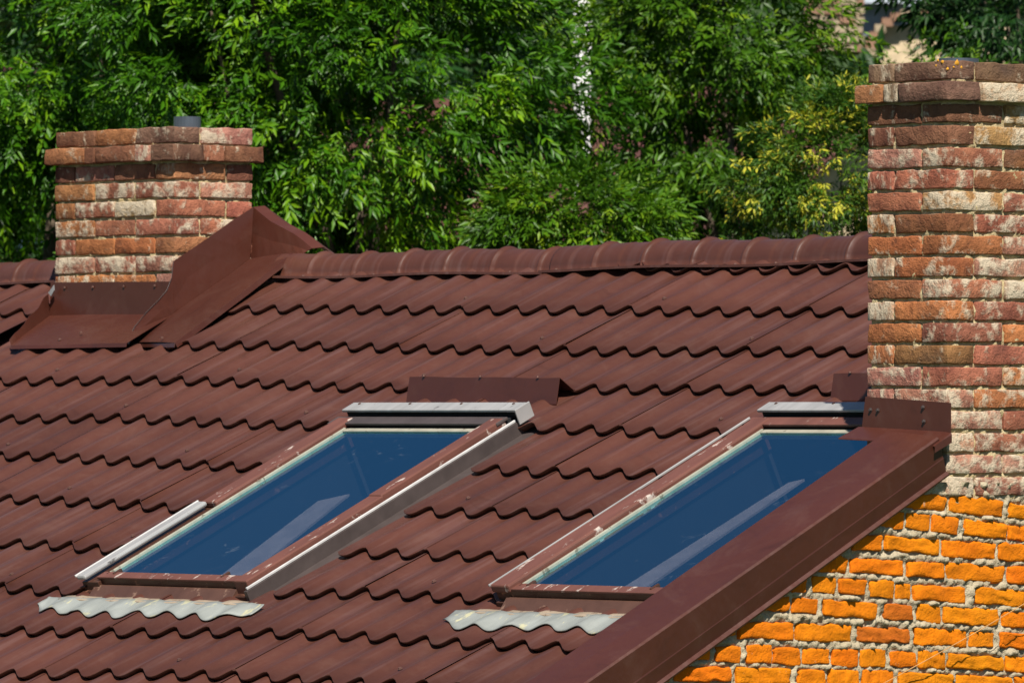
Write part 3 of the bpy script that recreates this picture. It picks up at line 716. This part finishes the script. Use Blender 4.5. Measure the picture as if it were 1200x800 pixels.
# mortar body: lumpy sheet squeezed out between the bricks, on the solid gable wall
gw_V, gw_F = [], []
y0g, y1g, z0g, z1g, res = -2.15, .95, -2.12, -1.165, .0066
BB = np.array([[A.y, B.y, (A.z+B.z)/2, (B.z-A.z)/(B.y-A.y)] for A, B in bricks_yz])
ny, nz = int((y1g-y0g)/res), int((z1g-z0g)/res)
def verge_z(y): return Z0+y*TT+.10
keep = {}
for i in range(ny+1):
    for j in range(nz+1):
        y = y0g+(y1g-y0g)*i/ny; zz = z0g+(z1g-z0g)*j/nz
        if zz > verge_z(y)+.06: continue
        cy = (BB[:, 0]+BB[:, 1])/2; dy = np.abs(y-cy)-(BB[:, 1]-BB[:, 0])/2; dz = np.abs(zz-(BB[:, 2]+(y-cy)*BB[:, 3]))-.0258
        dist = np.max(np.stack([dy, dz]), 0).min()            # >0 inside a joint
        p = Vector((0, y, zz))
        lump = noise.noise(p*55)*.5+noise.noise(p*27+Vector((4, 0, 0)))*.7+noise.noise(p*120)*.38
        x = -.013+max(-.012, min(1, max(0, dist+.004)/.010))*(.009+.024*lump) if dist > -.004 else -.016
        keep[(i, j)] = len(gw_V); gw_V.append((x, y+noise.noise(p*70+Vector((0, 9, 0)))*.003, zz+noise.noise(p*70+Vector((0, 0, 9)))*.003))
for (i, j) in list(keep):
    q = [keep.get(k_) for k_ in ((i, j), (i+1, j), (i+1, j+1), (i, j+1))]
    if None not in q: gw_F.append(tuple(q))
k = len(gw_V)      # the rest of the gable: plain pentagon just behind, to the ground
for p in ((-.022, EAVE_S*CT+.2, GROUND), (-.022, 2*RIDGE_Y-EAVE_S*CT-.2, GROUND), (-.022, 2*RIDGE_Y-EAVE_S*CT-.2, Z0+EAVE_S*ST), (-.022, RIDGE_Y, Z0+RIDGE_Y*TT-.03), (-.022, EAVE_S*CT+.2, Z0+EAVE_S*ST)): gw_V.append(p)
gw_F.append((k, k+1, k+2, k+3, k+4))
gable = meshobj('gable_wall', gw_V, gw_F, M['mortar_gable'], house, smooth=True)
gable['label'] = 'gable wall of bright orange bricks with squeezed-out pale mortar'
for A, B in bricks_yz:
    L_ = B.y-A.y; c = (A+B)/2
    if A.z > verge_z(A.y)+.10: continue
    hh = .0525*brng.uniform(.88, 1.09)
    if brng.random() < .14: col = (.46, .115, .010)
    else: col = (.64*brng.uniform(.90, 1.05), .176*brng.uniform(.84, 1.12), .003)
    al = .97 if brng.random() < .85 else .8
    o = brick(gable, -.06+brng.uniform(-.006, .003), c.y, c.z+brng.uniform(-.002, .002), .12, L_-brng.uniform(.002, .010), hh, col, al, BO, 1.6)
    o.rotation_euler.x += math.atan2(B.z-A.z, L_)*1.0 if False else 0
    # follow the sagging course
    o.rotation_euler = (o.rotation_euler[0], o.rotation_euler[1], o.rotation_euler[2])
    R = Matrix.Rotation(math.atan2(B.z-A.z, L_), 4, 'X'); o.rotation_euler = (R @ o.rotation_euler.to_matrix().to_4x4()).to_euler()
wbox('front_wall', (XL+.05, EAVE_S*CT+.25, GROUND), (-.05, EAVE_S*CT+.5, Z0+EAVE_S*ST-.02), M['render'], house)
wbox('rear_wall', (XL+.05, 2*RIDGE_Y-EAVE_S*CT-.5, GROUND), (-.05, 2*RIDGE_Y-EAVE_S*CT-.25, Z0+EAVE_S*ST-.02), M['render'], house)
k = XL+.06
meshobj('end_wall', [(k, EAVE_S*CT+.2, GROUND), (k, 2*RIDGE_Y-EAVE_S*CT-.2, GROUND), (k, 2*RIDGE_Y-EAVE_S*CT-.2, Z0+EAVE_S*ST-.03), (k, RIDGE_Y, Z0+RIDGE_Y*TT-.04), (k, EAVE_S*CT+.2, Z0+EAVE_S*ST-.03)], [(0, 1, 2, 3, 4)], M['render'], house, thick=.2)
# thin wire slanting in front of the gable
a, b_ = on_plane(1290, 652, 0, .10), on_plane(985, 827, 0, .012)
wr = tube('wire', [a.lerp(b_, u)+Vector((0, 0, -.012*math.sin(math.pi*u))) for u in np.linspace(0, 1, 14)], .0014, M['wire'], None, 6)
wr['label'] = 'thin tan wire slanting across the orange brick gable'; wr['category'] = 'wire'

# ================================================================== BACKGROUND
LEAFLET = np.array([[0, 0, 0], [.42, .155, .045], [.42, -.155, .045], [.45, 0, 0], [1, 0, -.06], [.75, .09, .02], [.75, -.09, .02]])
LF = [(0, 2, 3), (0, 3, 1), (3, 2, 6), (3, 6, 4), (3, 4, 5), (3, 5, 1)]
def unit(v): return v/np.maximum(np.linalg.norm(v, axis=-1, keepdims=True), 1e-9)
def compound(nl, leaf_l, rach, seed=0, wild=1.0):
    """templates of compound leaves in their own frame (x along the stalk, z up), each a little different"""
    out = []
    for q in range(6):
        g = random.Random(seed*10+q); V, F = [], []
        def add(org, ang, ln, roll, pitch):
            k = len(V); c, s_ = math.cos(ang), math.sin(ang)
            for p in LEAFLET*ln:
                y_, z_ = p[1]*math.cos(roll)-p[2]*math.sin(roll), p[1]*math.sin(roll)+p[2]*math.cos(roll)
                V.append((org[0]+p[0]*c-y_*s_, org[1]+p[0]*s_+y_*c, org[2]+z_+pitch*p[0]))
            F.extend([tuple(k+i for i in f) for f in LF])
        bend = g.uniform(-.5, .5)*wild
        for i in range(nl):
            u = (i+1)/(nl+.6); x = rach*(.15+.85*u); zz = -.32*rach*u*u; yy = bend*rach*u*u*.6
            for sd in (1, -1):
                if g.random() < .10: continue
                ll = leaf_l*(1-.25*abs(u-.55))*g.uniform(.75, 1.2)
                add((x+g.uniform(-.008, .008), yy, zz), sd*(.95-.3*u+g.uniform(-.35, .35)*wild)+bend*u, ll, sd*.25+g.uniform(-.9, .9)*wild, -.25+g.uniform(-.45, .35)*wild)
        add((rach, bend*rach*.6, -.32*rach), bend+g.uniform(-.2, .2), leaf_l*1.1, g.uniform(-.5, .5), -.3)
        out.append((np.array(V), np.array(F)))
    return out
def scatter(name, P, D, tmpls, scale, m, tone, parent, upbias=.9, seed=0):
    g = np.random.default_rng(seed); VV, FF, TT_, off = [], [], [], 0
    for q, (TV, TF) in enumerate(tmpls):
        sel = np.arange(q, len(P), len(tmpls)); n = len(sel)
        d = unit(D[sel]); up = unit(np.array([0, 0, 1.0])*upbias+g.normal(size=(n, 3))*.55+np.array([S.x, S.y, 0])*.3)
        y = unit(np.cross(up, d)); zax = np.cross(d, y); sc_ = scale*g.uniform(.65, 1.3, n)
        W_ = (TV[None, :, 0, None]*d[:, None]+TV[None, :, 1, None]*y[:, None]+TV[None, :, 2, None]*zax[:, None])*sc_[:, None, None]+P[sel][:, None]
        VV.append(W_.reshape(-1, 3)); FF.append((TF[None]+(off+np.arange(n)*len(TV))[:, None, None]).reshape(-1, 3)); off += n*len(TV)
        lf = np.repeat(tone[sel], len(TF)//len(LF))+g.normal(size=n*(len(TF)//len(LF)))*.10
        TT_.append(np.repeat(np.clip(lf, 0, 1), len(LF)))
    V = np.concatenate(VV).astype(np.float32); F = np.concatenate(FF); tn = np.concatenate(TT_)
    me = bpy.data.meshes.new(name); me.vertices.add(len(V)); me.vertices.foreach_set('co', V.ravel())
    nf = len(F); me.loops.add(nf*3); me.loops.foreach_set('vertex_index', F.ravel().astype(np.int32))
    me.polygons.add(nf); me.polygons.foreach_set('loop_start', np.arange(0, nf*3, 3, dtype=np.int32)); me.polygons.foreach_set('loop_total', np.full(nf, 3, dtype=np.int32))
    me.update(calc_edges=True)
    at_ = me.attributes.new('tone', 'FLOAT', 'FACE'); at_.data.foreach_set('value', tn.astype(np.float32))
    me.materials.append(m)
    o = bpy.data.objects.new(name, me); link(o, parent); return o
def crown_points(center, rad, nclump, per, cr, seed, zband=None, flat=.62):
    """clumps of leaves spread through a lumpy crown; returns positions, outward directions, tone"""
    g = np.random.default_rng(seed)
    u = unit(g.normal(size=(nclump, 3))); r = g.uniform(.45, 1.0, nclump)**.45
    C = u*r[:, None]*np.array(rad)
    C *= (1+.14*np.sin(u[:, :1]*5+seed)+.10*np.sin(u[:, 2:]*9+1))
    n = nclump*per; ci = np.repeat(np.arange(nclump), per)
    q = g.normal(size=(n, 3)); q = unit(q)*(g.uniform(.25, 1, n)**.6)[:, None]
    size = cr*g.uniform(.65, 1.3, nclump)
    P = C[ci]+q*size[ci][:, None]*np.array([1, 1, flat])
    D = unit(q*.9+unit(C)[ci]*.9+np.array([0, 0, -.28])+g.normal(size=(n, 3))*.25)
    ct = g.uniform(.15, .75, nclump); tone = np.clip(ct[ci]+g.normal(size=n)*.16, 0, 1)
    return P+np.array(center), D, tone, C+np.array(center)
def tree(base, center, rad, nclump, per, cr, tmpl, scale, m, label, seed, name='ash_tree', cat='tree', trunk_r=.16, group=None, limbs=14, flat=.62, flowers=0):
    root = empty(name, base, label, cat, group)
    P, D, tone, C = crown_points(center, rad, nclump, per, cr, seed, flat=flat)
    if flowers:
        g_ = np.random.default_rng(seed+9); fc = unit(P-np.array(center)); pick = (np.sin(P[:, 0]*25+1)+np.sin(P[:, 1]*29)+np.sin(P[:, 2]*33) > .35) & (g_.random(len(P)) < flowers)
        tone = np.where(pick, 1.0, np.minimum(tone*.75, .62))
    scatter('crown', P, D, tmpl, scale, m, tone, root, seed=seed+50)
    b0 = Vector(base); c0 = Vector(center); fork = b0.lerp(c0, .62)
    pts = [b0+(c0-b0)*u*.95+Vector((.12*math.sin(u*5+seed), .10*math.cos(u*4+seed), 0)) for u in np.linspace(0, 1, 10)]
    tr = tube('trunk', pts, trunk_r, M['bark'], root, 10, .35)
    g = random.Random(seed)
    for k in range(limbs):
        tip = Vector(C[g.randrange(len(C))]); st = pts[g.randrange(4, 9)]; mid = st.lerp(tip, .5)+Vector((g.uniform(-.1, .1), g.uniform(-.1, .1), g.uniform(.0, .2)))
        P_ = [st.lerp(mid, u).lerp(mid.lerp(tip, u), u) for u in np.linspace(0, 1, 8)]
        tube('limb', P_, trunk_r*.28, M['bark'], root, 6, .22)
    return root
ASH = compound(4, .050, .130, 1)
LIN = compound(1, .058, .045, 2, 1.4)
FINE = compound(3, .06, .12, 3)
def base_of(px, dist):
    p = at(px, 400, dist); return (p.x, p.y, GROUND)
def ctr(px, py, dist): return tuple(at(px, py, dist))
AG = 'ash trees behind the roof'
tree(base_of(90, 35.5), ctr(70, 60, 35.5), (1.10, 1.5, 2.0), 200, 100, .29, ASH, 1.0, M['leaf'], 'dark green ash tree behind the low ridge chimney', 1, group=AG, limbs=9, trunk_r=.11)
tree(base_of(420, 34.8), ctr(400, 90, 34.5), (.60, 1.3, 1.7), 165, 100, .26, ASH, 1.0, M['leaf'], 'dense green ash tree right of the low ridge chimney', 2, group=AG, limbs=9, trunk_r=.11)
tree(base_of(830, 36.5), ctr(822, 50, 36.5), (.34, .6, 1.0), 70, 76, .22, ASH, 1.0, M['leaf2'], 'loose lighter ash tree in front of the brown far roof', 3, group=AG, limbs=8, trunk_r=.08)
tree(base_of(965, 33.5), ctr(985, 222, 33.5), (.36, .6, .48), 80, 190, .12, LIN, .5, M['leaf_y'], 'yellow-flowering bushy tree beside the tall gable chimney', 4, name='flowering_tree', trunk_r=.05, limbs=16, flowers=.42)
tree(base_of(1210, 38), ctr(1235, 0, 38), (.36, .9, 1.0), 70, 90, .18, LIN, .9, M['leaf_d'], 'dark leafy tree behind the tall gable chimney', 5, name='dark_tree', trunk_r=.09, limbs=10)
tree(base_of(1060, 37), ctr(1095, 150, 37), (.22, .4, .40), 30, 16, .16, ASH, .75, M['leaf2'], 'small light green sapling behind the tall chimney top', 6, name='sapling', trunk_r=.04, limbs=6)
tree(base_of(690, 33.8), ctr(680, 262, 33.8), (.30, .4, .16), 34, 60, .13, ASH, .9, M['leaf2'], 'low ash sapling reaching just over the ridge cap', 8, name='sapling', trunk_r=.03, limbs=6)
# trees further back that close the view
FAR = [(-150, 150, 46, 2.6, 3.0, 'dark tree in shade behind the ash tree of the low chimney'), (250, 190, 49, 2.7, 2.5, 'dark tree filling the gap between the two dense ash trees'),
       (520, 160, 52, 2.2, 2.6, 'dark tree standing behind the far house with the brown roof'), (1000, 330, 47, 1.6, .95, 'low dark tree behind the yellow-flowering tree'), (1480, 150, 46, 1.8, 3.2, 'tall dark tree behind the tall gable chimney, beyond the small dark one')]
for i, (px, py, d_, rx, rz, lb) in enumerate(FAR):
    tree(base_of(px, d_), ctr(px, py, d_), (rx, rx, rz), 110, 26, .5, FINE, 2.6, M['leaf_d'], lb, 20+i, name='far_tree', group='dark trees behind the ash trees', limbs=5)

# ---- house with the brown roof behind the trees
def far_house(px, dist, half, depth, z_ridge, pitch, wall_m, roof_m, label, rot=0):
    c = at(px, 400, dist); base = Vector((c.x, c.y, GROUND)); root = empty('far_house', base, label, 'house')
    ax = Vector((math.cos(rot), math.sin(rot), 0)); ay = Vector((-math.sin(rot), math.cos(rot), 0))
    ze = z_ridge-depth*math.tan(pitch)
    def P(u, v, zz): q = base+ax*u+ay*v; return Vector((q.x, q.y, zz))
    V = [P(-half, -depth, GROUND), P(half, -depth, GROUND), P(half, depth, GROUND), P(-half, depth, GROUND), P(-half, -depth, ze), P(half, -depth, ze), P(half, depth, ze), P(-half, depth, ze), P(-half, 0, z_ridge), P(half, 0, z_ridge)]
    meshobj('wall', V, [(0, 1, 5, 4), (1, 2, 6, 9, 5), (2, 3, 7, 6), (3, 0, 4, 8, 7)], wall_m, root)
    for sd in (-1, 1):
        n = 40; W_ = []
        for k in range(n+1):
            u = -half-.3+(2*half+.6)*k/n
            for t_ in (0, 1):
                dd = (depth+.4)*t_; W_.append(P(u, sd*dd, z_ridge+.05-dd*math.tan(pitch)+(.03 if k % 2 else 0)))
        meshobj('roof', W_, grid_faces(n+1, 2), roof_m, root, thick=.05)
    return root, P
fh, FP = far_house(690, 47, 3.0, 3.0, 1.08, math.radians(30), M['cream_wall'], M['far_tile'], 'far house with a brown roof seen through the ash leaves')
# white pole standing by that house
pb = at(681, 400, 45.2); pole = tube('pole', [(pb.x, pb.y, GROUND), (pb.x, pb.y, 0.2), (pb.x+.01, pb.y, at(684, -60, 45.2).z)], .06, M['white'], None, 10)
pole['label'] = 'white pole among the leaves before the far brown roof'; pole['category'] = 'pole'
# ---- stone house far behind the tall chimney
sh, SP = far_house(1040, 62, 2.6, 2.6, -0.3, math.radians(20), M['blue_wall'], M['far_tile'], 'far grey-blue house with arched brick gable and old chimney')
def px_box(name, px0, py0, px1, py1, d, depth, m, parent):
    A, B, C_, D_ = at(px0, py1, d), at(px1, py1, d), at(px1, py0, d), at(px0, py0, d); k = Vector((_fw.x, _fw.y, 0)).normalized()*depth
    return meshobj(name, [A, B, C_, D_, A+k, B+k, C_+k, D_+k], [(0, 1, 2, 3), (1, 5, 6, 2), (5, 4, 7, 6), (4, 0, 3, 7), (3, 2, 6, 7)], m, parent)
ch = px_box('chimney', 944, -40, 1011, 60, 58, .7, M['stone'], sh)
for r in range(9):
    x_ = 942; yy = -36+r*11
    while x_ < 1010:
        w_ = random.uniform(14, 26); b2 = px_box('brick', x_+1, yy+1.5, min(1013, x_+w_), yy+8.5, 57.96, .06, M['far_brick'] if random.random() < .45 else M['stone'], ch); x_ += w_+1.5
px_box('parapet_wall', 1008, -60, 1066, 42, 59.5, .4, M['blue_wall'], sh)
px_box('cornice', 1005, -4, 1066, 4, 59.3, .3, M['pale_wall'], sh)
px_box('pipe', 1066, -60, 1080, 9, 57.4, .08, M['pale_wall'], sh)
px_box('lower_wall', 1030, 30, 1180, 130, 58.2, .3, M['cream_wall'], sh)
# arch of bricks
for k in range(15):
    a = math.pi*(1.0-.94*k/14); cx, cy = 1080+60*math.cos(a), 62-48*math.sin(a); ex, ey = 10, 6
    px_box('arch_brick', cx-ex/2-1.5, cy-5, cx+ex/2+1.5, cy+5, 58.05, .2, M['far_brick'] if k % 3 else M['stone'], sh)
# ---- pale house glimpsed through the left trees
ph, PP_ = far_house(180, 66, 2.6, 2.5, 2.3, math.radians(25), M['pale_wall'], M['far_tile'], 'pale far house glimpsed through gaps in the left trees')
for i, (a, b2) in enumerate(((130, 45), (205, 45), (290, 62))):
    px_box('window', a, b2, a+24, b2+34, 62.6, .05, M['win'], ph)
